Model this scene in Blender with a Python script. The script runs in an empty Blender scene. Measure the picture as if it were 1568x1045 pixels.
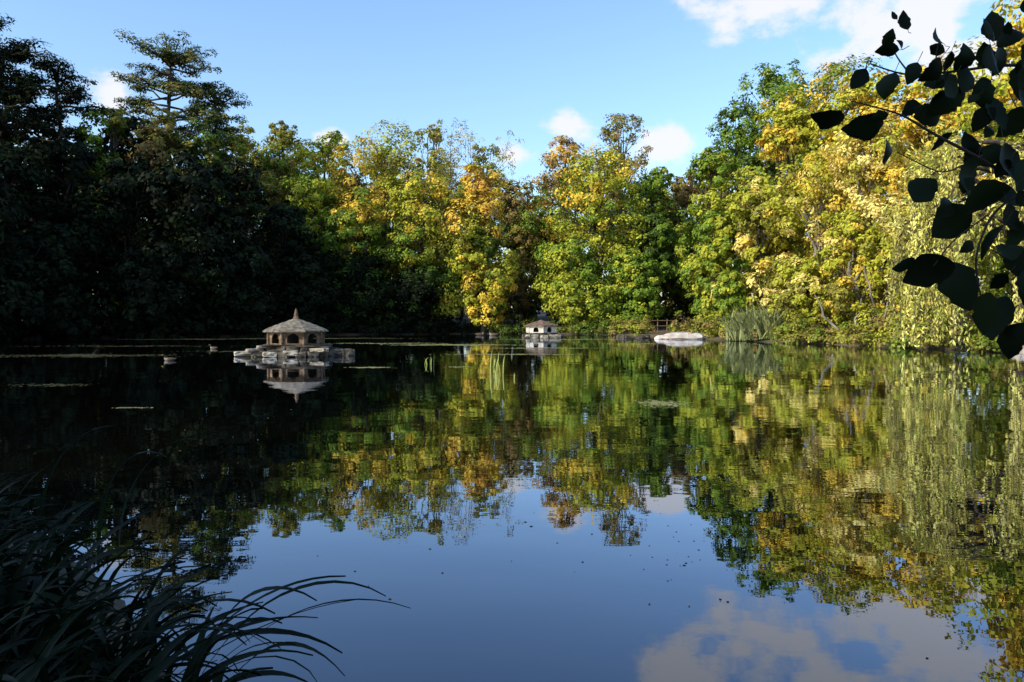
import bpy, bmesh, math, numpy as np
from mathutils import Vector
rad=math.radians
scene=bpy.context.scene

# ------------------------------------------------------------------ sun
SUN_EL=rad(31); sv=np.array([-0.82,-0.572]); sv/=np.linalg.norm(sv)
SUN=Vector((sv[0]*math.cos(SUN_EL),sv[1]*math.cos(SUN_EL),math.sin(SUN_EL)))

# ------------------------------------------------------------------ materials
def newmat(name):
    m=bpy.data.materials.new(name); m.use_nodes=True
    nt=m.node_tree; nt.nodes.clear()
    return m,nt,nt.nodes,nt.links
def leaf_mat(name,trans=0.24,rough=0.65,spec=0.12):
    m,nt,N,L=newmat(name)
    o=N.new('ShaderNodeOutputMaterial'); a=N.new('ShaderNodeAttribute'); a.attribute_name='Col'
    p=N.new('ShaderNodeBsdfPrincipled'); p.inputs['Roughness'].default_value=rough
    p.inputs['Specular IOR Level'].default_value=spec
    L.new(a.outputs['Color'],p.inputs['Base Color'])
    if trans>0:
        t=N.new('ShaderNodeBsdfTranslucent'); mx=N.new('ShaderNodeMixShader'); mx.inputs[0].default_value=trans
        L.new(a.outputs['Color'],t.inputs['Color'])
        L.new(p.outputs[0],mx.inputs[1]); L.new(t.outputs[0],mx.inputs[2]); L.new(mx.outputs[0],o.inputs[0])
    else: L.new(p.outputs[0],o.inputs[0])
    return m
def rough_mat(name,c1,c2,scale=5,rough=0.85,bump=0.3,detail=6):
    m,nt,N,L=newmat(name)
    o=N.new('ShaderNodeOutputMaterial'); p=N.new('ShaderNodeBsdfPrincipled')
    p.inputs['Roughness'].default_value=rough; p.inputs['Specular IOR Level'].default_value=0.25
    tc=N.new('ShaderNodeTexCoord'); n=N.new('ShaderNodeTexNoise'); n.inputs['Scale'].default_value=scale; n.inputs['Detail'].default_value=detail
    r=N.new('ShaderNodeValToRGB'); r.color_ramp.elements[0].position=0.35; r.color_ramp.elements[1].position=0.68
    r.color_ramp.elements[0].color=(*c1,1); r.color_ramp.elements[1].color=(*c2,1)
    b=N.new('ShaderNodeBump'); b.inputs['Strength'].default_value=bump; b.inputs['Distance'].default_value=0.05
    L.new(tc.outputs['Object'],n.inputs['Vector']); L.new(n.outputs['Fac'],r.inputs[0]); L.new(n.outputs['Fac'],b.inputs['Height'])
    L.new(b.outputs[0],p.inputs['Normal'])
    L.new(r.outputs[0],p.inputs['Base Color']); L.new(p.outputs[0],o.inputs[0])
    return m
M_LEAF=leaf_mat('foliage'); M_NEEDLE=leaf_mat('needles',0.0,0.85,0.05)
M_BLADE=leaf_mat('reed_blade',0.15,0.55,0.12)
M_BARK=rough_mat('bark',(0.03,0.024,0.018),(0.09,0.07,0.05),3)
M_BIRCH=rough_mat('pale_bark',(0.08,0.065,0.05),(0.30,0.27,0.21),1.5)
M_STONE=rough_mat('pale_stone',(0.18,0.15,0.11),(0.52,0.46,0.37),3,0.9,0.6)
M_STONE_D=rough_mat('damp_stone',(0.03,0.026,0.02),(0.14,0.115,0.08),4,0.8,0.6)
M_SHINGLE=rough_mat('weathered_shingle',(0.07,0.06,0.045),(0.26,0.22,0.16),7,0.85,0.5)
M_ROOF2=rough_mat('brown_shingle',(0.07,0.045,0.03),(0.24,0.15,0.10),7,0.85,0.5)
M_TIMBER=rough_mat('old_timber',(0.08,0.05,0.03),(0.26,0.17,0.10),6,0.8,0.4)
M_WHITE=rough_mat('flaked_whitewash',(0.46,0.40,0.32),(0.78,0.72,0.60),4,0.8,0.3)
M_DARK=rough_mat('shaded_interior',(0.01,0.009,0.008),(0.02,0.018,0.015),4)  # near-black colour stands in for the shade inside the arches
M_SAND=rough_mat('pale_boulder',(0.34,0.28,0.23),(0.66,0.59,0.52),1.2,0.9,0.5)

# ------------------------------------------------------------------ mesh builder (all quads)
class B:
    def __init__(s): s.v=[];s.q=[];s.c=[];s.m=[];s.n=0
    def add(s,v,q,c,m=0):
        v=np.asarray(v,float); q=np.asarray(q,int)
        if len(v)==0: return
        c=np.asarray(c,float)
        if c.ndim==1: c=np.tile(c,(len(v),1))
        s.v.append(v); s.q.append(q+s.n); s.c.append(c); s.m.append(np.full(len(q),m)); s.n+=len(v)
    def tube(s,pts,rad_,sides=6,m=1,c=(0.1,0.08,0.06)):
        pts=np.asarray(pts,float); rad_=np.asarray(rad_,float); k=len(pts)
        t=np.gradient(pts,axis=0); t/=np.linalg.norm(t,axis=1)[:,None]+1e-9
        if np.mean(np.abs(t[:,2]))>0.5: ref=np.tile([[1.,0.02,0]],(k,1))
        else: ref=np.tile([[0.02,0,1.]],(k,1))
        a=np.cross(t,ref); a/=np.linalg.norm(a,axis=1)[:,None]+1e-9; b=np.cross(t,a)
        th=np.arange(sides)*2*np.pi/sides
        ring=pts[:,None]+rad_[:,None,None]*(a[:,None]*np.cos(th)[None,:,None]+b[:,None]*np.sin(th)[None,:,None])
        v=ring.reshape(-1,3)
        i=np.arange(k-1)[:,None]*sides; j=np.arange(sides)[None]; j2=(j+1)%sides
        q=np.stack([i+j,i+j2,i+sides+j2,i+sides+j],-1).reshape(-1,4)
        s.add(v,q,np.array(c),m)
    def leaves(s,p,nrm,size,aspect,cols,rng,m=0,tan=None):
        n=len(p)
        nrm=nrm/(np.linalg.norm(nrm,axis=1)[:,None]+1e-9)
        if tan is None: tan=rng.normal(size=(n,3))
        t=tan-nrm*np.sum(tan*nrm,1)[:,None]; t/=np.linalg.norm(t,axis=1)[:,None]+1e-9
        b=np.cross(nrm,t); size=np.asarray(size).reshape(-1,1)*np.ones((n,1))
        L=t*size/2; W=b*size*aspect/2
        v=np.stack([p-L,p+W-L*0.15,p+L,p-W-L*0.15],1).reshape(-1,3)
        q=np.arange(4*n).reshape(-1,4)
        s.add(v,q,np.repeat(cols,4,0),m)
    def obj(s,name,mats,smooth_m=None,parent=None):
        v=np.concatenate(s.v);q=np.concatenate(s.q);c=np.concatenate(s.c);m=np.concatenate(s.m)
        me=bpy.data.meshes.new(name); me.vertices.add(len(v)); me.vertices.foreach_set('co',v.astype(np.float32).ravel())
        me.loops.add(q.size); me.loops.foreach_set('vertex_index',q.astype(np.int32).ravel())
        me.polygons.add(len(q)); me.polygons.foreach_set('loop_start',(np.arange(len(q))*4).astype(np.int32))
        for x in mats: me.materials.append(x)
        me.polygons.foreach_set('material_index',m.astype(np.int32))
        if smooth_m is not None: me.polygons.foreach_set('use_smooth',(m==smooth_m))
        at=me.color_attributes.new('Col','FLOAT_COLOR','POINT')
        at.data.foreach_set('color',np.concatenate([c,np.ones((len(c),1))],1).astype(np.float32).ravel())
        me.update(calc_edges=True)
        o=bpy.data.objects.new(name,me); scene.collection.objects.link(o)
        if parent: o.parent=parent
        return o

# ------------------------------------------------------------------ terrain
POND=np.array([(-0.7,2.25),(0.5,1.7),(4,1.4),(10,1.5),(20,6),(24,18),(22.5,27),(20.5,33),(17.6,42),(14.5,51),(12.6,62),(10,70),(3,76),(-5,78),(-14,73),
 (-22,66),(-32,60),(-41,52),(-42,38),(-36,24),(-22,13),(-10,8),(-5,5.9),(-3.1,4.6),(-1.6,3.2)],float)
def sdist(x,y):
    x=np.asarray(x,float);y=np.asarray(y,float)
    d=np.full(x.shape,1e9); ins=np.zeros(x.shape,bool); n=len(POND)
    for i in range(n):
        a=POND[i];b=POND[(i+1)%n]; e=b-a
        t=np.clip(((x-a[0])*e[0]+(y-a[1])*e[1])/(e@e),0,1)
        d=np.minimum(d,np.hypot(x-a[0]-t*e[0],y-a[1]-t*e[1]))
        cnd=((a[1]>y)!=(b[1]>y)); xi=a[0]+(y-a[1])/(e[1]+1e-12)*e[0]
        ins^=cnd&(x<xi)
    return np.where(ins,-d,d)
def ground(x,y):
    d=sdist(x,y)
    w=0.5*np.sin(x*0.9+1.3*np.sin(y*0.7))*np.cos(y*0.8)
    d2=d+0.35*w
    z=np.where(d2<0,np.maximum(d2*0.6,-1.2),0.22*(1-np.exp(-np.maximum(d2,0)*1.3)))
    z=z+np.clip(d-4,0,60)*0.06+np.where(d2>0,0.04*w,0)
    return z
def axis(lo,hi,fl,fh):
    a=[-900,-500,-300,-200,-150,-120,-100]
    a+=list(np.arange(lo,fl,1.0))+list(np.arange(fl,fh,0.2))+list(np.arange(fh,hi,1.0))
    a+=[hi+5,hi+15,hi+30,hi+60,hi+120,hi+250,hi+500,hi+900]
    return np.array(sorted(set(a)),float)
gx=axis(-80,70,-6,6); gy=axis(-30,110,-1,7)
X,Y=np.meshgrid(gx,gy); Z=ground(X,Y)
b=B(); nx=len(gx); ny=len(gy)
i=np.arange(ny-1)[:,None]*nx+np.arange(nx-1)[None]
q=np.stack([i,i+1,i+nx+1,i+nx],-1).reshape(-1,4)
b.add(np.stack([X,Y,Z],-1).reshape(-1,3),q,(0.1,0.08,0.05),0)
m,nt,N,L=newmat('leaf_litter_ground')
o=N.new('ShaderNodeOutputMaterial');p=N.new('ShaderNodeBsdfPrincipled');p.inputs['Roughness'].default_value=0.95
tc=N.new('ShaderNodeTexCoord');n1=N.new('ShaderNodeTexNoise');n1.inputs['Scale'].default_value=0.4;n1.inputs['Detail'].default_value=8
n2=N.new('ShaderNodeTexNoise');n2.inputs['Scale'].default_value=9;n2.inputs['Detail'].default_value=6
r1=N.new('ShaderNodeValToRGB');r1.color_ramp.elements[0].color=(0.03,0.035,0.015,1);r1.color_ramp.elements[1].color=(0.14,0.095,0.05,1)
r1.color_ramp.elements[0].position=0.4;r1.color_ramp.elements[1].position=0.6
r2=N.new('ShaderNodeValToRGB');r2.color_ramp.elements[0].color=(0.5,0.5,0.5,1);r2.color_ramp.elements[1].color=(1.3,1.2,1,1)
mu=N.new('ShaderNodeMixRGB');mu.blend_type='MULTIPLY';mu.inputs[0].default_value=1
bp=N.new('ShaderNodeBump');bp.inputs['Strength'].default_value=0.6;bp.inputs['Distance'].default_value=0.05
L.new(tc.outputs['Object'],n1.inputs[0]);L.new(tc.outputs['Object'],n2.inputs[0]);L.new(n1.outputs[0],r1.inputs[0]);L.new(n2.outputs[0],r2.inputs[0])
L.new(r1.outputs[0],mu.inputs[1]);L.new(r2.outputs[0],mu.inputs[2]);L.new(mu.outputs[0],p.inputs['Base Color']);L.new(n2.outputs[0],bp.inputs['Height']);L.new(bp.outputs[0],p.inputs['Normal']);L.new(p.outputs[0],o.inputs[0])
b.obj('ground',[m],smooth_m=0)

# ------------------------------------------------------------------ water
m,nt,N,L=newmat('pond_water')
o=N.new('ShaderNodeOutputMaterial');g=N.new('ShaderNodeBsdfGlossy');g.inputs['Roughness'].default_value=0.0
g.inputs['Color'].default_value=(0.80,0.85,0.97,1)
df=N.new('ShaderNodeBsdfDiffuse');df.inputs['Color'].default_value=(0.005,0.005,0.003,1)
fr=N.new('ShaderNodeFresnel');fr.inputs['IOR'].default_value=1.5
mr=N.new('ShaderNodeMapRange');mr.inputs['From Min'].default_value=0.03;mr.inputs['From Max'].default_value=0.60;mr.inputs['To Min'].default_value=0.07;mr.inputs['To Max'].default_value=0.95
mx=N.new('ShaderNodeMixShader')
tc=N.new('ShaderNodeTexCoord')
def wn(scale,sx,sy,det):
    mp=N.new('ShaderNodeMapping');mp.inputs['Scale'].default_value=(sx,sy,1)
    n=N.new('ShaderNodeTexNoise');n.inputs['Scale'].default_value=scale;n.inputs['Detail'].default_value=det
    L.new(tc.outputs['Object'],mp.inputs[0]);L.new(mp.outputs[0],n.inputs[0]);return n
a1=wn(0.9,1,1.2,1);a2=wn(5,0.8,1.3,2);a3=wn(0.09,1,1,3)
rp=N.new('ShaderNodeMapRange');rp.inputs['From Min'].default_value=0.45;rp.inputs['From Max'].default_value=0.65;rp.inputs['To Min'].default_value=0.2;rp.inputs['To Max'].default_value=0.9
L.new(a3.outputs[0],rp.inputs[0])
b2=N.new('ShaderNodeBump');b2.inputs['Distance'].default_value=0.0018;L.new(rp.outputs[0],b2.inputs['Strength']);L.new(a2.outputs[0],b2.inputs['Height'])
b1=N.new('ShaderNodeBump');b1.inputs['Distance'].default_value=0.004;b1.inputs['Strength'].default_value=1;L.new(a1.outputs[0],b1.inputs['Height']);L.new(b2.outputs[0],b1.inputs['Normal'])
L.new(b1.outputs[0],g.inputs['Normal']);L.new(fr.outputs[0],mr.inputs[0]);L.new(mr.outputs[0],mx.inputs[0]);L.new(df.outputs[0],mx.inputs[1]);L.new(g.outputs[0],mx.inputs[2]);L.new(mx.outputs[0],o.inputs[0])
b=B();b.add([(-60,-2,0),(40,-2,0),(40,95,0),(-60,95,0)],[(0,1,2,3)],(0,0,0),0)
b.obj('pond_water',[m])

# ------------------------------------------------------------------ foliage generators
DG=(0.006,0.011,0.003);D2=(0.015,0.025,0.006);GR=(0.052,0.088,0.014);MG=(0.15,0.23,0.024);YG=(0.38,0.38,0.035);YE=(0.74,0.50,0.06)  # darkest greens carry the deep shade of the left bank
OR=(0.56,0.30,0.05);BR=(0.28,0.18,0.06);PY=(0.84,0.66,0.20);OL=(0.22,0.20,0.035)
def pick(pal,rng,n):
    cs=np.array([c for c,w in pal]);w=np.array([w for c,w in pal],float);w/=w.sum()
    return cs[rng.choice(len(cs),n,p=w)]
def clumps(b,C,Dr,r,per,leaf,pal,rng,flat=0.7,asp=0.62,m=0,varc=0.2,updown=0.45):
    n=len(C)
    if n==0:return
    cc=pick(pal,rng,n)
    idx=np.repeat(np.arange(n),per); k=len(idx)
    d=rng.normal(size=(k,3)); d/=np.linalg.norm(d,axis=1)[:,None]
    d=d+Dr[idx]*0.55; d[:,2]+=0.15
    d/=np.linalg.norm(d,axis=1)[:,None]
    rr=r[idx]*rng.uniform(0.45,1.12,k)
    off=d*rr[:,None]; off[:,2]*=flat
    p=C[idx]+off
    nr=d*0.95+Dr[idx]*0.6+rng.normal(size=(k,3))*0.33+np.array([0,0,updown])
    col=cc[idx]
    alt=pick(pal,rng,k); mixw=rng.random(k)[:,None]*0.5
    col=col*(1-mixw)+alt*mixw
    col=col*(1+rng.normal(size=(k,1))*varc).clip(0.4,1.6)
    b.leaves(p,nr,leaf*rng.uniform(0.65,1.3,k),asp,np.minimum(col,0.9),rng,m)
def wob(p0,p1,k,amp,rng):
    t=np.linspace(0,1,k)[:,None]; p=np.array(p0)*(1-t)+np.array(p1)*t
    w=rng.normal(size=(k,3))*amp; w[0]=0;w[-1]=0
    return p+w*np.sin(t*np.pi)
def tree(name,x,y,H,W,pal,seed,base=0.12,leaf=0.32,nl=11,nc=26,per=50,trunk=None,bark=0,toppal=None,lob=0.26,lean=0,shape=0.5):
    rng=np.random.default_rng(seed); b=B(); z0=float(ground(x,y))-0.1; H=H-z0 if H>z0+3 else H
    r0=trunk or (0.14+H*0.011)
    tp=wob((x,y,z0),(x+lean,y,z0+H*0.86),9,0.25,rng)
    b.tube(tp,np.linspace(r0*1.2,r0*0.22,9),7,1)
    tt=np.concatenate([[0.93],(np.arange(nl-1)+rng.random(nl-1))/(nl-1)*0.9])
    for i,t in enumerate(tt):
        env=(math.sin(math.pi*min(1,(0.14+0.80*t)))**shape)
        a=rng.random()*2*math.pi if i else 0
        if i%2==0 and i: a=-math.pi/2+rng.normal()*0.9
        lr=W*lob*rng.uniform(0.75,1.2)*(0.8 if i==0 else 1)
        rr=max(0,W/2*env-lr*0.75)*rng.uniform(0.6,1.08)
        if i==0: rr*=0.2
        hz=z0+H*(base+(1-base)*t)
        lz=min(lr*0.85,H*0.17)
        c=np.array([x+lean*t+math.cos(a)*rr,y+math.sin(a)*rr,min(hz,z0+H-lz*0.9)])
        k0=tp[int(np.clip((c[2]-z0)/H*8*0.75,1,7))]
        lp=wob(k0,c,6,0.2,rng); b.tube(lp,np.linspace(r0*0.42,r0*0.1,6),5,1)
        d=rng.normal(size=(nc,3));d/=np.linalg.norm(d,axis=1)[:,None]
        C=c+d*np.array([lr,lr,lz])*rng.uniform(0.6,1.12,(nc,1))
        for j in range(0,nc,5):
            b.tube(wob(lp[3],C[j],4,0.12,rng),np.linspace(r0*0.16,0.02,4),3,1)
        r=rng.uniform(0.22,0.42,nc)*lr
        pp=pal
        if toppal is not None and rng.random()<0.2+0.7*t: pp=toppal
        ch=pick(pp,rng,1)[0]; pl=[(tuple(ch),1.3)]+[(c_,w_/sum(w for _,w in pp)) for c_,w_ in pp]
        clumps(b,C,d,r,per,leaf,pl,rng,flat=0.75)
    return b.obj(name,[M_LEAF,M_BIRCH if bark else M_BARK],smooth_m=1)
def pine(name,x,y,H,W,seed,low=0.35,n=60,pal=None,per=56,top=0.6):
    rng=np.random.default_rng(seed); b=B(); z0=float(ground(x,y))-0.1; H=H-z0
    pal=pal or [((0.008,0.013,0.006),2),((0.016,0.022,0.008),1),((0.04,0.045,0.015),0.25)]
    tp=wob((x,y,z0),(x+0.6,y,z0+H*0.93),10,0.35,rng); b.tube(tp,np.linspace(0.42,0.09,10),8,1)
    for i in range(n):
        t=low+(0.97-low)*(i+rng.random())/n
        tn=(t-low)/(0.97-low)
        R_=W/2*(0.30+0.80*math.sin(math.pi*min(1,0.30+top*tn)))*rng.uniform(0.45,1.15)
        a=rng.random()*6.283
        s=tp[min(9,int(t*9.6))]; s=np.array([s[0],s[1],z0+H*min(t,0.9)])
        e=np.array([s[0]+math.cos(a)*R_,s[1]+math.sin(a)*R_,z0+H*t+R_*rng.uniform(-0.02,0.2)])
        lp=wob(s,e,5,0.2,rng); b.tube(lp,np.linspace(0.12,0.03,5),4,1)
        k=5; f=rng.uniform(0.40,1.05,k)[:,None]
        C=s+(e-s)*f+rng.normal(size=(k,3))*np.array([0.45,0.45,0.16])
        Dr=np.tile([math.cos(a)*0.4,math.sin(a)*0.4,0.6],(k,1))
        clumps(b,C,Dr,rng.uniform(0.55,1.0,k),per,0.34,pal,rng,flat=0.45,asp=0.36,updown=0.5)
    return b.obj(name,[M_NEEDLE,M_BARK],smooth_m=1)
def grow(b,p,d,r,Ln,depth,rng,tips,spread=0.5,m=1):
    k=5;pts=[p];dd=d
    for _ in range(k-1):
        dd=dd+rng.normal(size=3)*0.09+np.array([0,0,0.03]);dd/=np.linalg.norm(dd);pts.append(pts[-1]+dd*Ln/(k-1))
    pts=np.array(pts);b.tube(pts,np.linspace(r,r*0.6,k),5 if depth>2 else 3,m)
    if depth==0: tips.append((pts[-1],dd));return
    for i in range(rng.integers(2,4)+ (1 if depth<3 else 0)):
        nd=dd+rng.normal(size=3)*spread;nd[2]+=0.15;nd/=np.linalg.norm(nd)
        grow(b,pts[rng.integers(2,k)],nd,r*0.55,Ln*rng.uniform(0.6,0.8),depth-1,rng,tips,spread,m)
def bare_tree(name,x,y,H,seed,pal,per=16,depth=5,bark=1):
    rng=np.random.default_rng(seed);b=B();z0=float(ground(x,y))-0.1;tips=[]
    grow(b,np.array([x,y,z0]),np.array([0.03,0,1.]),0.28,H*0.36,depth,rng,tips,0.42)
    C=np.array([t[0] for t in tips]);D=np.array([t[1] for t in tips])
    clumps(b,C,D,np.full(len(C),0.6),per,0.22,pal,rng)
    return b.obj(name,[M_LEAF,M_BIRCH if bark else M_BARK])

PX=lambda px,D:(px-784)*D/1176     # image pixel column and depth -> metres right of the camera
def T(px,D,top,wpx,pal,seed,name='broadleaf_tree',**k):
    return tree(name,PX(px,D),D,1.3+(492-top)*D/1176,wpx*D/1176,pal,seed,**k)

# ---- left bank (shaded side)
dk=[(DG,3),(D2,1.2)]  # bank's shade is put into the leaf colour, near black
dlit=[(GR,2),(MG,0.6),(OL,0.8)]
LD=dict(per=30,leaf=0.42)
pine('cedar_tree',PX(5,60),60,1.3+(492-46)*60/1176,9,1,low=0.2,n=76)
pine('cedar_tree',PX(-80,56),56,25,12,2,low=0.15,n=50)
pine('cedar_tree',PX(82,66),66,1.3+(492-85)*66/1176,7.0,3,low=0.25,n=66)
pine('pine_tree',PX(256,76),76,1.3+(492-58)*76/1176,10.0,4,low=0.57,n=64,top=0.55,pal=[((0.06,0.08,0.024),2),((0.13,0.14,0.04),1.5),((0.24,0.20,0.055),0.8)])
pine('pine_tree',PX(325,80),80,1.3+(492-120)*80/1176,5.5,5,low=0.6,n=32,pal=[((0.04,0.055,0.016),2),((0.08,0.09,0.025),1)])
T(175,68,166,120,dlit,11,toppal=[(MG,2),(YG,0.4)],per=45)
T(245,70,178,110,[(GR,1),(OL,2),(BR,1)],12,toppal=[(OL,1),(OR,0.5),(BR,1)],per=45)
T(320,72,192,120,dlit,13,per=45)
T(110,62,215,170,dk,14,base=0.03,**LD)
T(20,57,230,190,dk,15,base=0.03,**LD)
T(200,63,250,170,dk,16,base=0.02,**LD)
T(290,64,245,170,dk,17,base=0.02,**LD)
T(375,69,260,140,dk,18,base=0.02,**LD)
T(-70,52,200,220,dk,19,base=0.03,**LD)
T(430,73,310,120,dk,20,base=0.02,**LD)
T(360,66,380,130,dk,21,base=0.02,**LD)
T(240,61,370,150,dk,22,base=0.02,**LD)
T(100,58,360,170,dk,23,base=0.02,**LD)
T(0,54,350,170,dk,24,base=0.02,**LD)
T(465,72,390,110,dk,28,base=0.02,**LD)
T(370,88,192,110,[(GR,2),(OL,1)],25,toppal=[(MG,1),(OL,1)])
T(430,90,190,110,[(GR,1),(OL,2)],26,toppal=[(YG,0.7),(OL,1.5)])
T(425,82,235,90,[(GR,1),(OL,1)],27,toppal=[(OR,0.4),(OL,2),(MG,1)])
# ---- centre
T(500,88,203,130,[(GR,1),(MG,2)],30,toppal=[(YG,1.2),(OL,2),(MG,1)])
T(480,80,270,120,[(GR,2),(MG,2)],31,toppal=[(MG,2),(YG,0.8)])
T(590,86,200,190,[(MG,1),(YG,1),(OL,1)],32,toppal=[(YE,1.5),(OR,0.7),(YG,1.2),(OL,0.8)],nl=14)
T(560,79,300,150,[(MG,2),(GR,1)],33,toppal=[(YE,1.0),(YG,2),(OR,0.4),(MG,0.6)],base=0.1)
T(650,80,270,160,[(MG,1.5),(GR,1.0)],34,toppal=[(YG,2),(YE,0.6),(MG,1)],base=0.1)
T(725,80,262,140,[(MG,1),(YG,1.0),(OL,1)],35,toppal=[(YE,1.3),(OR,0.9),(YG,1),(OL,0.7)],base=0.2)
T(740,78,355,110,[(GR,1),(YG,1)],36,toppal=[(YE,1.5),(YG,1)],base=0.2)
bare_tree('ash_tree',PX(705,96),96,25,37,[(OL,1),(PY,0.6),(BR,1)],per=22)
bare_tree('ash_tree',PX(672,97),97,24,38,[(OL,1),(YG,1),(BR,0.5)],per=34)
T(665,98,185,80,[(OL,1),(BR,0.7),(YG,1)],39,per=30,nc=18)
T(740,97,215,90,[(OL,2),(BR,0.8),(YG,0.6)],40,per=30,nc=18)
T(790,90,290,110,[(OL,1),(GR,1),(BR,1)],42,per=36)
T(862,90,218,130,[(MG,1),(OL,1)],43,toppal=[(OR,0.9),(YE,0.8),(OL,1.2),(BR,0.6)])
T(950,97,178,120,[(OL,2),(BR,1)],44,toppal=[(BR,1.0),(OL,2)],nc=22,per=40)
T(915,83,240,180,[(MG,1.5),(YG,1.4),(OL,0.6)],45,toppal=[(YG,2),(YE,0.7),(MG,0.8)],nl=15,base=0.08)
T(1005,84,262,110,[(GR,1.2),(MG,1.5)],46,toppal=[(YG,0.8),(MG,2)],base=0.2)
T(880,78,370,140,[(MG,2),(YG,1.0)],47,base=0.02,toppal=[(MG,1.5),(YG,1.2)])
T(955,77,390,120,[(MG,2),(YG,0.8)],48,base=0.02)
T(560,77,390,130,[(GR,1),(DG,2)],49,base=0.02)  # these low bushes get dark leaves to paint the shadow at their base
T(640,78,410,120,[(GR,1),(DG,2)],50,base=0.02)
T(500,75,390,110,[(GR,0.6),(DG,2)],51,base=0.02)
T(1040,88,270,80,[(OL,1),(BR,1)],52,per=34)
T(997,80,330,80,[(GR,1),(MG,1)],53,base=0.45,trunk=0.35)
# ---- right
T(1125,78,165,130,[(GR,1),(MG,2)],60)
T(1190,76,104,190,[(GR,1.0),(MG,2)],61,toppal=[(MG,2.5),(GR,1),(YG,0.5)],nl=14)
T(1285,72,102,190,[(GR,0.6),(MG,2)],62,toppal=[(MG,1),(YG,1.5),(YE,0.4),(OL,0.7)],nl=14)
T(1090,70,235,110,[(YG,0.7),(MG,2)],63,toppal=[(MG,2),(YG,1.3)])
T(1205,62,150,150,[(MG,0.6),(YG,1.4),(OL,1)],64,toppal=[(YG,1.5),(OL,1.0),(YE,1)],nl=14)
T(1320,58,120,190,[(YG,1.5),(YE,1)],65,toppal=[(YE,2),(YG,1),(PY,1)],nl=15)
T(1430,54,105,200,[(YG,1.5),(YE,1)],66,toppal=[(YE,2),(YG,1.5)],nl=14)
T(1090,62,330,100,[(MG,1),(YG,1.6)],67,base=0.04,toppal=[(YG,2),(MG,0.7),(PY,0.4)])
T(1160,58,280,130,[(YG,2),(OL,0.7)],68,base=0.04,toppal=[(YG,1.6),(PY,1.5),(YE,0.8)])
T(1255,52,240,150,[(YG,1),(PY,1.5),(YE,1)],70,'birch_tree',base=0.1,bark=1,leaf=0.24,per=66,nl=13)
T(1345,48,190,170,[(YG,1),(PY,2),(YE,1)],71,'birch_tree',base=0.15,bark=1,leaf=0.23,per=70,nl=14,lean=-0.6)
T(1310,46,330,120,[(YG,2),(OL,0.6),(YE,1)],72,'birch_tree',base=0.06,bark=1,leaf=0.22,per=66)
T(1400,44,300,120,[(YG,2),(YE,1)],73,'birch_tree',base=0.12,bark=1,leaf=0.22,per=66)
T(1215,50,400,120,[(YG,2),(OL,0.6),(PY,0.9)],74,'hawthorn_bush',base=0.02,leaf=0.24,per=60)
T(1120,57,420,80,[(MG,1),(YG,1.6)],75,'hawthorn_bush',base=0.02,leaf=0.27)
T(1560,44,60,260,[(YG,1.5),(MG,1)],76,toppal=[(YE,1),(YG,1)],nl=14)
T(1650,36,-40,300,[(YG,1.5),(MG,1)],77,toppal=[(YG,1),(YE,1)],nl=14)
b=B();rng=np.random.default_rng(5)
for (xa,ya,xb,zb,r) in [(18.9,43.3,17.2,2.8,0.10),(19.5,43.6,20.0,2.6,0.09),(21.3,44,20.3,4.5,0.10),(20.6,43,21.2,2.4,0.08)]:
    b.tube(wob((xa,ya,-0.1),(xb,ya+0.4,zb),9,0.12,rng),np.linspace(r,r*0.4,9),7,1)
b.obj('birch_stems',[M_LEAF,M_BIRCH],smooth_m=1)

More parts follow.
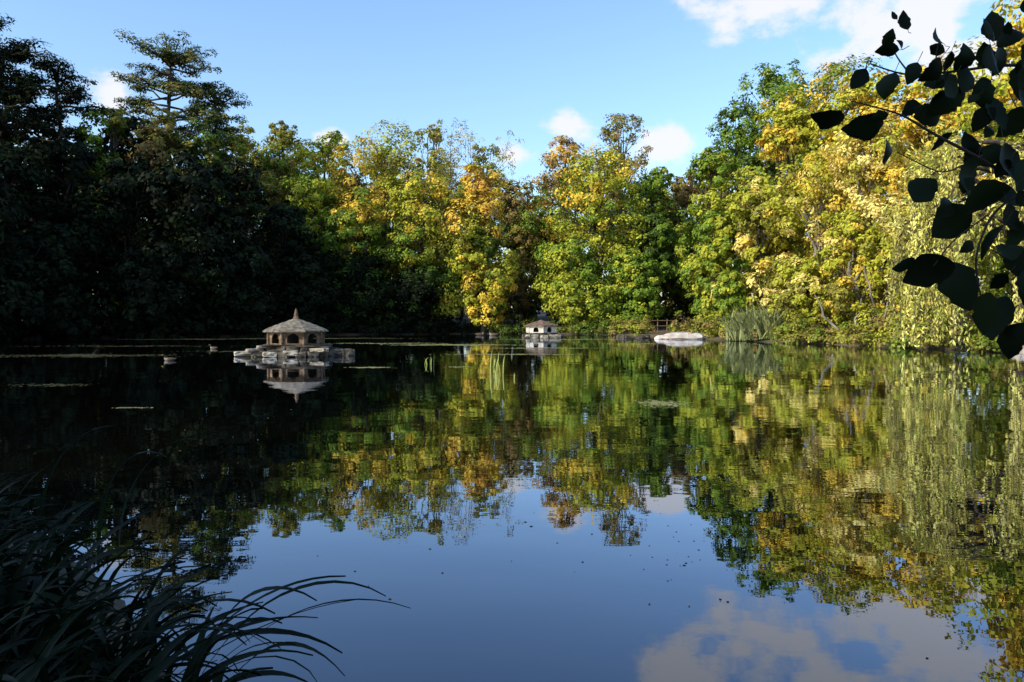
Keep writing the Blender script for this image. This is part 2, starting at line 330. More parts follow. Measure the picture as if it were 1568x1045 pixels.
# ---- weeping willow: arching limbs, each carrying a separate curtain of drooping shoots
def willow(name,x,y,H,W,seed,n=420):
    rng=np.random.default_rng(seed);b=B();z0=float(ground(x,y))-0.1
    tp=wob((x,y,z0),(x+0.3,y,H*0.7),8,0.2,rng);b.tube(tp,np.linspace(0.45,0.2,8),9,1)
    pal=[((0.66,0.58,0.13),2),((0.38,0.42,0.07),1.6),((0.86,0.73,0.26),1.2)]
    for i in range(n):
        if i%12==0:
            a0=rng.random()*6.283; r0=rng.uniform(0.30,1)*W/2
            if i%24==0: a0=-math.pi*0.72+rng.normal()*0.8; r0=W/2*rng.uniform(0.75,1.08)
            top=H*(0.98-0.30*(r0/(W/2))**2)*rng.uniform(0.55,1.0)
            hub=np.array([x+math.cos(a0)*r0,y+math.sin(a0)*r0,top]);tint=rng.uniform(0.5,1.2)
            s=tp[rng.integers(4,8)]
            mid=(s+hub)/2+np.array([0,0,1.2]);t=np.linspace(0,1,7)[:,None]
            b.tube((1-t)**2*s+2*t*(1-t)*mid+t*t*hub,np.linspace(0.14,0.04,7),5,1)
            C=hub+rng.normal(size=(5,3))*0.4
            clumps(b,C,np.tile([0,0,1.],(5,1)),np.full(5,0.6),36,0.22,pal,rng,asp=0.3)
            low=rng.uniform(0.1,0.9) if r0>W*0.27 else rng.uniform(1.5,4)
            if rng.random()<0.35: low+=rng.uniform(1,4)
            drift=np.array([math.cos(a0),math.sin(a0)])*rng.uniform(0,0.9)
        st=hub+rng.normal(size=3)*np.array([0.25,0.25,0.4]); bot=low+rng.random()**1.5*3.0
        Ln=st[2]-bot
        if Ln<1: continue
        k=int(Ln*10);t=np.sort(rng.random(k));sw=rng.normal(size=2)*0.20+drift;ph=rng.random()*6;am=rng.uniform(0.03,0.14)
        f=lambda t:np.stack([st[0]+sw[0]*np.sqrt(t)+am*np.sin(t*7+ph),st[1]+sw[1]*np.sqrt(t)+am*np.cos(t*6+ph),st[2]-Ln*t],1)
        b.tube(f(np.linspace(0,1,7)),np.full(7,0.008),3,1)
        p=f(t)+rng.normal(size=(k,3))*0.06
        nr=rng.normal(size=(k,3))*np.array([1,1,0.5])+np.array([-0.4,-0.45,0.3]);tan=np.stack([rng.normal(size=k)*0.6,rng.normal(size=k)*0.6,-np.ones(k)],1)
        col=pick(pal,rng,k)*0.4+pick(pal,rng,1)*0.6;col=np.minimum(0.9,col*tint*rng.uniform(0.7,1.25,(k,1)))
        b.leaves(p,nr,rng.uniform(0.14,0.28,k),0.32,col,rng,0,tan)
    return b.obj(name,[M_LEAF,M_BARK],smooth_m=1)
willow('weeping_willow',22.0,33.0,11.6,10.0,81,n=640)
willow('weeping_willow',26.5,29.5,14.5,10,82,n=380)

# ---- distant woodland mass and off-frame woods
def wood(name,pts,pal,seed,leaf=0.6,per=34,nc=24):
    rng=np.random.default_rng(seed);b=B()
    for (x,y,H,W) in pts:
        z0=float(ground(x,y));b.tube(wob((x,y,z0-0.1),(x,y,z0+H*0.8),5,0.3,rng),np.linspace(0.35,0.1,5),6,1)
        for l in range(6):
            t=[0.85,0.15,0.35,0.5,0.62,0.72][l];lr=W*0.3*rng.uniform(0.8,1.2);a=rng.random()*6.28;rr=W*0.26*(l>0)
            c=np.array([x+math.cos(a)*rr,y+math.sin(a)*rr,z0+H*t]);d=rng.normal(size=(nc,3));d/=np.linalg.norm(d,axis=1)[:,None]
            C=c+d*np.array([lr,lr,H*0.14])*rng.uniform(0.5,1.1,(nc,1))
            ch=pick(pal,rng,1)[0];clumps(b,C,d,rng.uniform(0.7,1.3,nc),per,leaf,[(tuple(ch),2)]+pal,rng)
    return b.obj(name,[M_LEAF,M_BARK],smooth_m=1)
rng=np.random.default_rng(3)
pts=[]
for px,D,top in [(-60,90,230),(40,92,235),(130,90,230),(210,95,225),(290,96,225),(370,100,212),(440,104,215),(510,105,222),(590,108,222),(660,108,225),(730,110,240),(800,110,268),(880,108,245),(950,108,235),(1030,106,270),(1100,100,225),(1170,96,190),(1240,92,170),(1330,86,160),(1430,80,150),(1530,74,140),
   (80,80,290),(170,80,290),(480,94,280),(560,94,290),(640,94,290),(800,94,330),(850,92,330),(1030,92,330),(1060,86,330),(980,92,320)]:
    x=PX(px,D);g=float(ground(x,D));pts.append((x,D,1.3+(492-top)*D/1176-g,10+rng.random()*2))
wood('distant_woodland',pts,[(DG,0.8),(GR,2),(OL,1.5),(BR,0.5),(MG,0.6)],90)
pts=[(-47,44,20,11),(-49,36,18,11),(-47,27,14,10),(-58,50,23,12),(-60,38,22,12),(-52,60,22,11),(-44,66,22,11),(-56,74,24,12),(-36,72,20,10),(-70,44,24,13),
     (-12.4,-5.6,14.5,10),(-17.5,-9,16,11),(-8.5,-8,13,9),(-24,-3,11,8),(-2,-10,13,10),(8,-9,13,10)]
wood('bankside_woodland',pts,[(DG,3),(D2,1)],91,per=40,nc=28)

# ---- undergrowth along the water's edge
b=B();rng=np.random.default_rng(17)
P=POND
def edge(i0,i1,step):
    for i in range(i0,i1):
        a,c=P[i],P[i+1];L_=np.linalg.norm(c-a)
        for t in np.arange(0,1,step/L_): yield a+(c-a)*t,(c-a)/L_
for pt,tg in edge(6,18,1.1):
    nrm=np.array([tg[1],-tg[0]])
    x,y=pt+nrm*rng.uniform(-0.1,2.0)+rng.normal(size=2)*0.3
    if 11<x<15 and 50<y<68 and rng.random()<0.7: continue
    h=rng.uniform(0.5,2.2); n=int(10+h*7); g=float(ground(x,y))
    d=rng.normal(size=(n,3));d/=np.linalg.norm(d,axis=1)[:,None];d[:,2]=np.abs(d[:,2])
    C=np.array([x,y,max(g,0)+0.1])+d*np.array([1.1,1.1,h])*rng.uniform(0.3,1,(n,1))
    pal=[(DG,3),(D2,1)] if x<-4 else ([(MG,1.0),(GR,1.7),(OL,1)] if x<9 else [(YG,1.0),(MG,1),(BR,1.0),(OL,1)])  # left and centre-left growth coloured near black for the shade there
    clumps(b,C,d,rng.uniform(0.3,0.6,n),34,0.2,pal,rng)
b.obj('bank_undergrowth',[M_LEAF,M_BARK])

# ---- ribbons (reeds, grasses)
def ribbon(b,p0,az,length,w,arch,col,rng,k=9,twist=0.0,a0=0.0):
    t=np.linspace(0,1,k)
    ang=math.pi/2-a0-(arch*t**1.5)
    ds=length/(k-1);hx=np.concatenate([[0],np.cumsum(np.cos(ang[:-1])*ds)]);hz=np.concatenate([[0],np.cumsum(np.sin(ang[:-1])*ds)])
    c=np.stack([p0[0]+math.cos(az)*hx,p0[1]+math.sin(az)*hx,p0[2]+hz],1)
    tw=az+math.pi/2+twist*t
    side=np.stack([np.cos(tw),np.sin(tw),0.35*np.sin(twist*2+t*2)],1)*(w/2*np.minimum(1,(1-t)*2.6+0.02)*np.minimum(1,t*4+0.5))[:,None]
    up=np.stack([np.zeros(k)]*2+[np.full(k,w*0.18)],1)
    v=np.stack([c-side+up,c,c+side+up],1).reshape(-1,3)
    i=np.arange(k-1)*3
    q=np.concatenate([np.stack([i,i+1,i+4,i+3],1),np.stack([i+1,i+2,i+5,i+4],1)])
    b.add(v,q,np.array(col)*rng.uniform(0.7,1.3),0)
b=B();rng=np.random.default_rng(21)
for cx,cy in [(15.5,49.2),(16.3,48.6),(14.9,50.2),(15.9,49.8)]:
    g=float(ground(cx,cy))
    for i in range(85): ribbon(b,(cx+rng.normal()*0.35,cy+rng.normal()*0.3,max(g,0)),rng.random()*6.28,rng.uniform(1.3,2.7),0.12,rng.uniform(0.3,1.3),(0.26,0.28,0.11),rng,a0=rng.uniform(0,0.7))
b.obj('flax_plant',[M_BLADE])
b=B()
for cx,cy,n,h in [(-0.55,19,14,0.65),(-0.25,17.5,5,0.4),(-0.45,20.5,6,0.8),(-2.4,23,5,0.4)]:
    for i in range(n): ribbon(b,(cx+rng.normal()*0.15,cy+rng.normal()*0.25,-0.05),rng.random()*6.28,h*rng.uniform(0.5,1.1),0.022,rng.uniform(0,1.6),(0.30,0.34,0.09),rng)
b.obj('water_reeds',[M_BLADE])
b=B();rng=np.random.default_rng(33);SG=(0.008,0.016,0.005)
for i in range(1500):
    t=rng.random()**0.8;x=-0.95-2.9*t+rng.normal()*0.12;y=2.3+2.3*t+rng.normal()*0.15-rng.random()*0.9
    if x>-0.85: continue
    g=float(ground(x,y))
    az=rng.normal()*1.2
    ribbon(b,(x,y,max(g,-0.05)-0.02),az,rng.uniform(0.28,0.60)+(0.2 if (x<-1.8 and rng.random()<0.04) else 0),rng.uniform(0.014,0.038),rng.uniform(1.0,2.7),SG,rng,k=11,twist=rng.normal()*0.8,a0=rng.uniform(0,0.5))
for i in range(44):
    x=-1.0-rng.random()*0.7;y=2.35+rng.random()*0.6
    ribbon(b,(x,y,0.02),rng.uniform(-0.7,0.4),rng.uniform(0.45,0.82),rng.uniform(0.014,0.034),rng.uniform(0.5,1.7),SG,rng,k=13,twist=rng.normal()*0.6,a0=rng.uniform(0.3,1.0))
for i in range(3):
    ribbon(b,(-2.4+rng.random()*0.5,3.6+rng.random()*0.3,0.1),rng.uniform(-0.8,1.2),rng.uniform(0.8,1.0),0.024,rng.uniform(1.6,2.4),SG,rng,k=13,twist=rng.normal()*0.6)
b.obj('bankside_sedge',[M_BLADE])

# ------------------------------------------------------------------ alder bough
M_ALDER=leaf_mat('alder_leaf',0.12,0.55,0.15)
b=B();rng=np.random.default_rng(41)
o0=np.array([1.667,2.5,1.815]); sc=1/470.
def bp_(u,v,dy=0): return o0+np.array([(u-1568)*sc,dy,(250-v)*sc])
def twig(pts,r0,r1,dy=(0,0)):
    k=len(pts);P_=np.array([bp_(u,v,dy[0]+(dy[1]-dy[0])*i/(k-1)) for i,(u,v) in enumerate(pts)])
    t=np.linspace(0,k-1,k*5);P2=np.stack([np.interp(t,np.arange(k),P_[:,j]) for j in range(3)],1)
    for _ in range(4): P2[1:-1]=(P2[:-2]+P2[1:-1]*2+P2[2:])/4
    b.tube(P2,np.linspace(r0,r1,len(P2)),6,1)
twig([(1900,190),(1700,230),(1568,275),(1500,240),(1420,205),(1370,180),(1290,165)],0.009,0.002,(0.1,-0.05))
twig([(1900,60),(1700,90),(1568,85),(1480,100),(1400,110),(1340,95)],0.008,0.002,(0.15,0.05))
twig([(1400,110),(1375,85),(1358,55)],0.003,0.0015,(0.05,0.02))
twig([(1450,103),(1438,85),(1440,60)],0.003,0.0015,(0.06,0.03))
twig([(1800,380),(1640,350),(1568,290),(1510,330),(1480,400),(1490,470)],0.007,0.002,(0.05,-0.05))
twig([(1510,330),(1450,370),(1415,410)],0.003,0.0015,(0,-0.05))
twig([(1700,500),(1600,440),(1568,400),(1530,380)],0.006,0.002,(0.1,0.05))
twig([(1500,240),(1440,270),(1370,235)],0.003,0.0015,(0,0))
leaves=[(1362,50,26,100),(1355,62,24,60),(1370,66,22,130),(1440,55,26,95),(1446,68,22,130),(1342,92,30,200),(1300,132,34,250),(1360,130,38,220),(1405,120,38,240),(1340,188,56,195),(1272,182,50,200),(1440,140,40,260),
(1480,120,46,250),(1455,160,58,230),(1500,105,44,300),(1530,90,46,80),(1545,60,42,60),(1555,20,46,90),(1520,140,46,270),(1365,237,48,240),(1322,197,44,190),(1540,170,54,280),(1430,172,42,200),(1385,120,34,260),
(1500,215,42,90),(1545,255,62,270),(1420,292,50,215),(1458,280,54,250),(1505,308,66,210),(1470,338,60,250),(1545,335,42,280),(1555,300,46,300),(1412,418,66,200),
(1484,380,50,250),(1490,435,78,260),(1488,482,60,260),(1550,360,40,260),(1540,485,70,230),(1560,440,54,250),(1560,400,46,280),(1575,120,60,250),(1590,200,60,250),(1600,480,70,240),(1600,330,60,240),(1590,30,60,100),
(1515,180,40,250),(1395,170,34,230),(1560,525,56,250),(1525,40,36,100),(1560,95,46,250),(1510,85,36,120),(1470,90,36,100),(1550,130,44,240),(1565,180,50,250),(1530,235,44,230),(1560,270,54,250),(1440,120,34,230),(1525,390,40,200),(1450,215,36,240)]
for (u,v,s,a) in leaves:
    for rep in range(2):
        if rep and (rng.random()<0.5): continue
        if rep: u2,v2,s2=u+rng.normal()*18,v+rng.normal()*16,s*rng.uniform(0.4,0.7)
        else: u2,v2,s2=u,v,s
        c=bp_(u2,v2,rng.normal()*0.06); L_=s2*sc*1.12; an=rad(a+rng.normal()*16)
        t=np.array([math.cos(an),rng.normal()*0.3,math.sin(an)]);t/=np.linalg.norm(t)
        nn=np.array([rng.normal()*0.5,-1,rng.normal()*0.5]);nn-=t*(nn@t);nn/=np.linalg.norm(nn);s_=np.cross(nn,t)
        K=13;th=np.linspace(0,1,K); prof=0.37*np.sin(np.pi*np.clip(th,0.01,0.99)**0.8)**0.8*rng.uniform(0.8,1.1)
        cup=rng.uniform(-0.25,0.5);cv=rng.uniform(-0.12,0.12)
        mid=c+np.outer((th-0.5)*L_,t)+np.outer(-rng.uniform(-0.2,0.25)*L_*(th-0.5)**2*4,nn)+np.outer(cv*L_*np.sin(th*np.pi),s_)
        pl=prof*(1+rng.normal(size=K)*0.08);pr=prof*(1+rng.normal(size=K)*0.08)
        lf=mid-np.outer(pl*L_,s_)-cup*L_*nn*prof[:,None];rt=mid+np.outer(pr*L_,s_)-cup*L_*nn*prof[:,None]
        V=np.stack([lf,mid,rt],1).reshape(-1,3);i=np.arange(K-1)*3
        b.add(V,np.concatenate([np.stack([i,i+1,i+4,i+3],1),np.stack([i+1,i+2,i+5,i+4],1)]),np.array([0.010,0.019,0.005])*rng.uniform(0.6,1.6),0)
        st=mid[0];b.tube(np.array([st-t*L_*0.35+np.array([0.005,0,0.01]),st-t*L_*0.15,st]),[0.0012,0.001,0.001],4,1)
b.tube(wob((2.95,2.4,0.0),(2.7,2.9,5.5),8,0.05,rng),np.linspace(0.11,0.05,8),9,1)
C=np.array([[2.9,2.9,5.0],[3.6,2.4,4.6],[3.2,3.2,4.2],[3.8,2.9,5.2]]);clumps(b,C,np.tile([0,0,1.],(4,1)),np.full(4,0.6),160,0.1,[(D2,1),(GR,1)],rng)
b.obj('alder_tree',[M_ALDER,M_BARK],smooth_m=0)

# ------------------------------------------------------------------ duck houses
def empty(name,loc):
    e=bpy.data.objects.new(name,None);e.location=loc;scene.collection.objects.link(e);return e
def bm_obj(bm,name,mat,parent,bev=0.0):
    me=bpy.data.meshes.new(name);bmesh.ops.recalc_face_normals(bm,faces=bm.faces);bm.to_mesh(me);bm.free();me.materials.append(mat)
    o=bpy.data.objects.new(name,me);scene.collection.objects.link(o);o.parent=parent
    if bev:
        md=o.modifiers.new('b','BEVEL');md.width=bev;md.segments=2
    return o
def rocks(name,items,mat,parent,seed,rnd=0.28,jit=0.04):
    rng=np.random.default_rng(seed);bm=bmesh.new()
    for (x,y,z,sx,sy,sz,rz) in items:
        n0=len(bm.verts)
        r=bmesh.ops.create_cube(bm,size=1);ed=list({e for v in r['verts'] for e in v.link_edges})
        bmesh.ops.subdivide_edges(bm,edges=ed,cuts=3,use_grid_fill=True)
        vs=list(bm.verts)[n0:]
        c_,s_=math.cos(rz),math.sin(rz)
        for v in vs:
            p=Vector(v.co);ln=p.length
            p=p*((1-rnd)+rnd*(0.55/ln if ln else 1))+Vector(rng.normal(size=3)*jit)
            px,py,pz=p.x*sx,p.y*sy,p.z*sz
            v.co=(x+px*c_-py*s_,y+px*s_+py*c_,z+pz)
    return bm_obj(bm,name,mat,parent,0.012)
def pavilion(name,loc,n,rx,ry,wallh,roofh,eave,base_z,wallmat,roofmat,finial,rot,courses=4,of=0.30):
    e=empty(name,loc);e.rotation_euler[2]=rot
    ang=[2*math.pi*(i+0.5)/n for i in range(n)]
    cor=[(rx*math.cos(a),ry*math.sin(a)) for a in ang]
    bm=bmesh.new()
    for i in range(n):
        x0,y0=cor[i];x1,y1=cor[(i+1)%n];W=math.hypot(x1-x0,y1-y0)
        ow=W*of;spr=wallh*0.42;K=8
        def P3(s,z):return (x0+(x1-x0)*s/W,y0+(y1-y0)*s/W,base_z+z)
        sill=wallh*0.08
        ar=[(W/2-ow,sill)]+[(W/2-ow*math.cos(math.pi*k/K),spr+min(ow*0.95,wallh*0.38)*math.sin(math.pi*k/K)) for k in range(K+1)]+[(W/2+ow,sill)]
        vs=[bm.verts.new(P3(s,z)) for s,z in ar]
        top=[bm.verts.new(P3(0,0))]+[bm.verts.new(P3(W*k/K,wallh)) for k in range(K+1)]+[bm.verts.new(P3(W,0))]
        for k in range(len(ar)-1): bm.faces.new([vs[k],vs[k+1],top[k+1],top[k]])
        bm.faces.new([top[0],top[-1],vs[-1],vs[0]])
    o=bm_obj(bm,'walls',wallmat,e);md=o.modifiers.new('s','SOLIDIFY');md.thickness=0.05;md.offset=-1
    bm=bmesh.new()
    for (x,y) in cor:
        r=bmesh.ops.create_cone(bm,cap_ends=True,segments=8,radius1=0.055,radius2=0.05,depth=wallh)['verts']
        bmesh.ops.translate(bm,verts=r,vec=(x*1.02,y*1.02,base_z+wallh/2))
    bm_obj(bm,'posts',M_TIMBER if finial else wallmat,e)
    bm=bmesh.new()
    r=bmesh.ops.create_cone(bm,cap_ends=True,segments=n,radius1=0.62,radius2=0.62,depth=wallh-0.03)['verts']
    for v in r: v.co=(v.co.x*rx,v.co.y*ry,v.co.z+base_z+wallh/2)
    bm_obj(bm,'shade_core',M_DARK,e)  # added dark core, paints the shade behind the openings
    bm=bmesh.new()
    for c in range(courses):
        f0=1-c/courses;f1=1-(c+1)/courses
        def ring(f,dz,ex=0):
            z=base_z+wallh+roofh*((1-f)**0.9)+dz
            return [bm.verts.new(((rx+eave)*max(f,0.03)*math.cos(a)*(1+ex),(ry+eave)*max(f,0.03)*math.sin(a)*(1+ex),z)) for a in ang]
        r0=ring(f0,-0.045,0.02);r1=ring(f0,0.01,0.02);r2=ring(f1,0.035)
        for A,B_ in ((r0,r1),(r1,r2)):
            for k in range(n): bm.faces.new([A[k],A[(k+1)%n],B_[(k+1)%n],B_[k]])
        bm.faces.new(r0[::-1]);bm.faces.new(r2)
    bm_obj(bm,'shingle_roof',roofmat,e)
    if finial:
        bb=B();zt=base_z+wallh+roofh
        zs=[zt-0.05,zt+0.08,zt+0.1,zt+0.14,zt+0.2,zt+0.30,zt+0.38];rs=[0.1,0.09,0.05,0.085,0.06,0.045,0.01]
        bb.tube([(0,0,z) for z in zs],rs,10,0);bb.obj('finial',[M_TIMBER],parent=e)
    return e
e=pavilion('duck_house',(-8.15,29.0,0),8,1.02,0.95,0.50,0.46,0.20,0.44,M_TIMBER,M_SHINGLE,True,rad(8),courses=5,of=0.27)
it=[];rng=np.random.default_rng(51)
for k in range(22):
    a=k/22*6.283;it.append((1.5*math.cos(a)+rng.normal()*.08,1.2*math.sin(a)+rng.normal()*.05,0.06,rng.uniform(.35,.75),rng.uniform(.3,.6),rng.uniform(.25,.42),rng.random()*3))
for k in range(16):
    a=k/16*6.283;it.append((1.1*math.cos(a),0.9*math.sin(a),0.25,rng.uniform(.4,.7),rng.uniform(.4,.55),rng.uniform(.2,.3),a+1.57))
it+=[(1.9,-0.3,0.05,0.5,0.5,0.42,0.4)]
rocks('stone_island',it,M_STONE_D,e,52)
rocks('floor_slab',[(0,0,0.37,2.4,2.2,0.13,0)],M_STONE_D,e,53)
rocks('landing_stones',[(-1.75,-0.5,0.10,0.8,0.5,0.18,0.3),(-1.35,-0.85,0.22,0.6,0.4,0.16,0.5),(-0.75,-1.22,0.10,0.5,0.4,0.18,0.2),(-0.02,-1.3,0.14,0.5,0.4,0.18,0),(0.95,-1.05,0.24,0.7,0.35,0.14,-0.55),(-1.05,-0.9,0.36,0.45,0.25,0.1,0.5)],M_STONE,e,54)
e=pavilion('duck_house',(2.3,60.5,0),6,1.22,1.1,0.55,0.42,0.22,0.40,M_WHITE,M_ROOF2,False,rad(6),courses=3,of=0.18)
rocks('stone_island',[(1.3*math.cos(a)+0.1,1.1*math.sin(a),0.08,0.7,0.5,0.4,a) for a in np.linspace(0,6.0,14)],M_STONE_D,e,55)
rocks('floor_slab',[(0,0,0.30,2.3,2.0,0.18,0)],M_STONE_D,e,56)
rocks('landing_stones',[(-0.9,-1.3,0.12,1.0,0.5,0.3,0.1),(0.0,-1.5,0.10,0.6,0.7,0.25,0),(0.9,-1.2,0.14,0.9,0.5,0.25,0.1)],M_STONE,e,57)
e=empty('pale_boulder',(12.4,55.5,0));rocks('rock',[(0,0,0.10,3.0,1.7,0.8,0.1),(1.3,0.4,0.05,1.6,1.1,0.55,0.5),(-1.4,0.3,0.05,1.2,0.9,0.45,0.2)],M_SAND,e,58,rnd=0.9,jit=0.03)
e=empty('pale_boulder',(20.9,31.0,0));rocks('rock',[(0,0,0.05,1.3,0.8,0.5,0.1),(0.9,-0.1,0.08,1.0,0.8,0.5,0.5)],M_SAND,e,59,rnd=0.7)
e=empty('mossy_rocks',(10.2,61,0));rng=np.random.default_rng(60)
rocks('rocks',[(rng.uniform(-2,2.5),rng.uniform(-3,2),0.05,rng.uniform(.4,.9),rng.uniform(.4,.8),rng.uniform(.3,.45),rng.random()*3) for _ in range(11)],M_STONE_D,e,61,rnd=0.6)
b=B()
for k in range(5): b.tube([(11.8+k*0.9,71.5+0.1*k,0),(11.8+k*0.9,71.5+0.1*k,0.9),(11.8+k*0.9,71.5+0.1*k,1.5)],[0.06,0.06,0.05],6,0)
for z in (0.85,1.35): b.tube([(11.6,71.4,z),(13.6,71.6,z),(15.6,71.95,z)],[0.04]*3,6,0)
b.obj('timber_railing',[M_TIMBER])

# ------------------------------------------------------------------ waterfowl
M_FEATHER=leaf_mat('feather',0.0,0.6)
def duck(name,x,y,rz,s=1.0,head=(0.01,0.03,0.015),body=(0.09,0.065,0.045),neck=0.12,flank=(0.2,0.17,0.13)):
    b=B()
    sp=np.array([(-0.30,0,0.10),(-0.25,0,0.085),(-0.18,0,0.06),(-0.08,0,0.045),(0.04,0,0.04),(0.13,0,0.055),(0.17,0,0.10),(0.18,0,0.10+neck*0.5),(0.19,0,0.10+neck),(0.215,0,0.135+neck),(0.25,0,0.14+neck),(0.275,0,0.13+neck),(0.30,0,0.122+neck),(0.335,0,0.118+neck)])
    r=np.array([0.008,0.03,0.07,0.098,0.105,0.085,0.055,0.034,0.034,0.043,0.038,0.02,0.014,0.006])
    k=len(sp);t=np.gradient(sp,axis=0);t/=np.linalg.norm(t,axis=1)[:,None];a=np.tile([0,1.,0],(k,1));n_=np.cross(t,a)
    th=np.arange(12)*2*np.pi/12;wy=np.array([1.2]*6+[1]*5+[1.2,1.5,1.6])
    V=(sp[:,None]+r[:,None,None]*(a[:,None]*np.cos(th)[None,:,None]*wy[:,None,None]+n_[:,None]*np.sin(th)[None,:,None]))
    cols=np.array([body]*5+[flank]*2+[head]*4+[(0.25,0.17,0.03)]*3)
    V=V*s;c,s_=math.cos(rz),math.sin(rz);V=V.reshape(-1,3);V=np.stack([x+V[:,0]*c-V[:,1]*s_,y+V[:,0]*s_+V[:,1]*c,V[:,2]],1)
    i=np.arange(k-1)[:,None]*12;j=np.arange(12)[None];j2=(j+1)%12
    b.add(V,np.stack([i+j,i+j2,i+12+j2,i+12+j],-1).reshape(-1,4),np.repeat(cols,12,0),0)
    o=b.obj(name,[M_FEATHER],smooth_m=0);md=o.modifiers.new('s','SUBSURF');md.levels=1;md.render_levels=1;return o
duck('mallard_duck',-11.3,25.3,rad(200),0.75)
duck('mallard_duck',-14.0,36.0,rad(170),0.75,head=(0.05,0.04,0.03))
duck('canada_goose',-2.9,70,rad(20),1.7,head=(0.01,0.01,0.01),neck=0.2)
duck('canada_goose',-1.7,69,rad(170),1.7,head=(0.01,0.01,0.01),neck=0.26)
duck('mallard_duck',1.2,58,rad(20),1.1)

# ------------------------------------------------------------------ floating weed and leaves
def discs(b,x,y,z,r,cols,rng):
    n=len(x);a=rng.random(n)*6.28
    th=a[:,None]+np.array([0,1.3,3.1,4.6])[None]
    v=np.stack([x[:,None]+r[:,None]*np.cos(th),y[:,None]+r[:,None]*np.sin(th),z[:,None]+np.zeros((n,4))],-1).reshape(-1,3)
    b.add(v,np.arange(4*n).reshape(-1,4),np.repeat(cols,4,0),0)
b=B();rng=np.random.default_rng(71)
pat=[(-3.2,42,3.2,1.0,1500),(-15.5,58,7,1.5,2200),(-24,55,6,1.2,900),(3.5,55,4,1.0,700),(-16.2,29,3.4,1.3,900),(-11,33,3,0.6,300),(2.35,12.1,0.34,0.45,420),(-3.95,21.5,0.55,0.25,200),(-1.55,21.7,0.4,0.2,90),
     (-9.3,15.6,0.7,0.35,120),(-5.7,11.5,0.33,0.06,70),(0.2,30,2.6,0.5,400),(1.5,37,3,0.7,400),(-7,45,4,0.8,400),(8,44,3,0.8,250),(-20,40,5,1,300)]
for (cx,cy,rx,ry,n) in pat:
    u=rng.normal(size=(n,2))*0.45
    k=np.sin(u[:,0]*7+cx)*0.25
    x=cx+u[:,0]*rx;y=cy+(u[:,1]+k)*ry
    ins=sdist(x,y)<-0.2;x=x[ins];y=y[ins];m_=len(x)
    r=np.clip(0.0019*y,0.02,0.10)*rng.uniform(0.6,1.4,m_)
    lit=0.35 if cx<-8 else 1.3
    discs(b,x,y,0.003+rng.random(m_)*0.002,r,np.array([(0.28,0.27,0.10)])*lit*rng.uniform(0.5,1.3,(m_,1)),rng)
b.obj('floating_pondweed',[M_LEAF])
b=B();n=130
y=3.4+rng.random(n)**1.2*20;x=(rng.random(n)-0.40)*y*1.15
r=rng.uniform(0.005,0.014,n)*np.clip(y/5,0.5,1.6);ins=sdist(x,y)<-0.3
pc=pick([(BR,2),((0.03,0.025,0.015),2),(OL,0.5)],rng,n)
discs(b,x[ins],y[ins],(0.002+rng.random(n)*0.001)[ins],r[ins],pc[ins],rng)
n=70;x=1.0+rng.normal(size=n)*0.45;y=4.3+(x-1)*-0.6+rng.normal(size=n)*0.5;discs(b,x,y,np.full(n,0.002),rng.uniform(0.003,0.009,n),np.tile([(0.03,0.025,0.015)],(n,1)),rng)
n=60;x=0.3+rng.normal(size=n)*0.5;y=7.5+rng.normal(size=n)*0.5;discs(b,x,y,np.full(n,0.002),rng.uniform(0.004,0.012,n),np.tile([(0.3,0.3,0.25)],(n,1)),rng)
b.obj('floating_leaves',[M_LEAF])

# ------------------------------------------------------------------ world sky with clouds
w=bpy.data.worlds.new('World');scene.world=w;w.use_nodes=True;nt=w.node_tree;N=nt.nodes;L=nt.links;N.clear()
out=N.new('ShaderNodeOutputWorld');sky=N.new('ShaderNodeTexSky');sky.sky_type='NISHITA';sky.sun_disc=False
sky.sun_elevation=SUN_EL;sky.sun_rotation=math.atan2(SUN.x,SUN.y)%(2*math.pi);sky.air_density=1.3;sky.dust_density=1.3;sky.ozone_density=1.6
gain=N.new('ShaderNodeMixRGB');gain.blend_type='MULTIPLY';gain.inputs[0].default_value=1;gain.inputs[2].default_value=(1.42,1.66,2.0,1);L.new(sky.outputs[0],gain.inputs[1])
bg=N.new('ShaderNodeBackground');bg.inputs['Strength'].default_value=0.14;L.new(gain.outputs[0],bg.inputs[0])
bc=N.new('ShaderNodeBackground');bc.inputs['Color'].default_value=(0.95,0.95,0.97,1);bc.inputs['Strength'].default_value=1.02
tc=N.new('ShaderNodeTexCoord')
def blob(px,py,r):
    v=Vector(((px-784)/1176,1,(492-py)/1176)).normalized()
    s=N.new('ShaderNodeVectorMath');s.operation='SUBTRACT';s.inputs[1].default_value=v;L.new(tc.outputs['Generated'],s.inputs[0])
    s2=N.new('ShaderNodeVectorMath');s2.operation='MULTIPLY';s2.inputs[1].default_value=(1,1,1.5);L.new(s.outputs[0],s2.inputs[0])
    ln=N.new('ShaderNodeVectorMath');ln.operation='LENGTH';L.new(s2.outputs[0],ln.inputs[0])
    mr=N.new('ShaderNodeMapRange');mr.inputs['From Min'].default_value=0;mr.inputs['From Max'].default_value=r;mr.inputs['To Min'].default_value=1;mr.inputs['To Max'].default_value=0
    L.new(ln.outputs['Value'],mr.inputs[0]);return mr.outputs[0]
cur=None
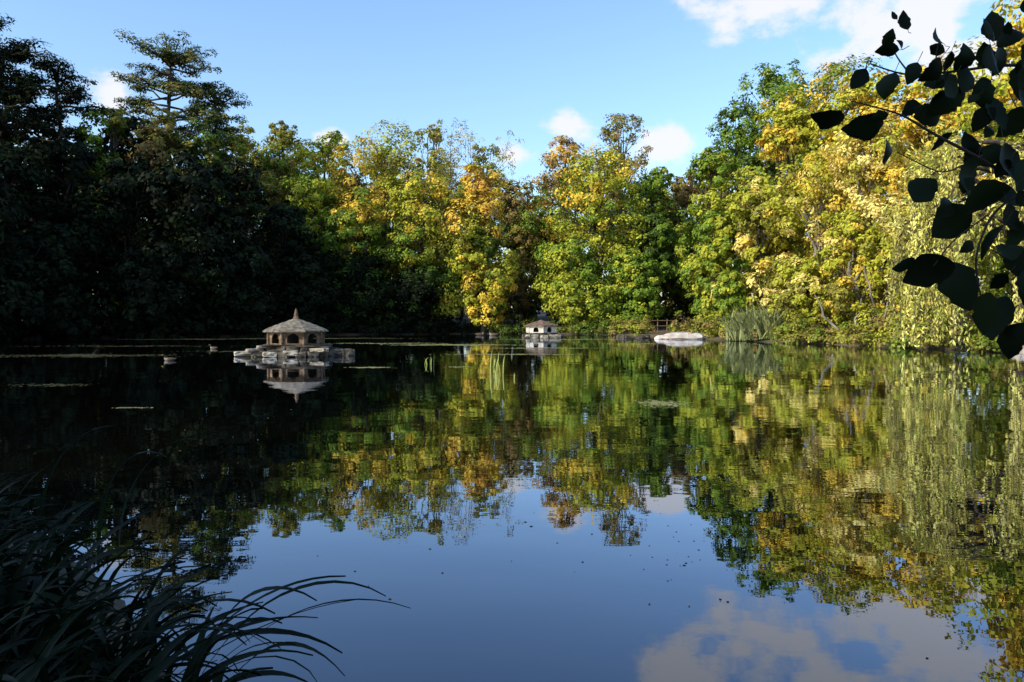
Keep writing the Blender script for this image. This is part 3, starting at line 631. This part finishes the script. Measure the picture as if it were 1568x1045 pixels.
for c in [(1170,15,0.11),(1080,-60,0.10),(1330,45,0.11),(1430,20,0.14),(1290,-70,0.08),(785,238,0.045),(872,205,0.055),(1015,225,0.06),(175,145,0.05),(505,215,0.03),(1500,90,0.10)]:
    s=blob(*c)
    if cur is None: cur=s
    else:
        mxn=N.new('ShaderNodeMath');mxn.operation='MAXIMUM';L.new(cur,mxn.inputs[0]);L.new(s,mxn.inputs[1]);cur=mxn.outputs[0]
mp=N.new('ShaderNodeMapping');mp.inputs['Scale'].default_value=(1,1,1.5);L.new(tc.outputs['Generated'],mp.inputs[0])
nz=N.new('ShaderNodeTexNoise');nz.inputs['Scale'].default_value=14;nz.inputs['Detail'].default_value=9;nz.inputs['Roughness'].default_value=0.6;L.new(mp.outputs[0],nz.inputs[0])
ad=N.new('ShaderNodeMath');ad.operation='MULTIPLY_ADD';ad.inputs[1].default_value=2.4;L.new(nz.outputs[0],ad.inputs[0]);L.new(cur,ad.inputs[2])
mr=N.new('ShaderNodeMapRange');mr.interpolation_type='SMOOTHSTEP';mr.inputs['From Min'].default_value=1.45;mr.inputs['From Max'].default_value=2.0;mr.inputs['To Max'].default_value=0.92;L.new(ad.outputs[0],mr.inputs[0])
ml=N.new('ShaderNodeMath');ml.operation='MULTIPLY';L.new(mr.outputs[0],ml.inputs[0])
sm=N.new('ShaderNodeMapRange');sm.inputs['From Max'].default_value=0.3;L.new(cur,sm.inputs[0]);L.new(sm.outputs[0],ml.inputs[1])
mx=N.new('ShaderNodeMixShader');L.new(ml.outputs[0],mx.inputs[0]);L.new(bg.outputs[0],mx.inputs[1]);L.new(bc.outputs[0],mx.inputs[2]);L.new(mx.outputs[0],out.inputs[0])

sl=bpy.data.lights.new('sun','SUN');sl.energy=5;sl.angle=rad(0.5);sl.color=(1,0.93,0.76)
so=bpy.data.objects.new('sun',sl);so.rotation_euler=(-SUN).to_track_quat('-Z','Y').to_euler();so.location=(-30,-15,40);scene.collection.objects.link(so)

cam=bpy.data.cameras.new('camera');cam.lens=27;cam.sensor_width=36;cam.clip_end=3000;cam.clip_start=0.05
co=bpy.data.objects.new('camera',cam);co.location=(0,0,1.3);co.rotation_euler=(rad(90-1.48),0,0);scene.collection.objects.link(co);scene.camera=co
scene.view_settings.view_transform='Standard';scene.view_settings.look='None';scene.view_settings.exposure=0;scene.view_settings.gamma=1
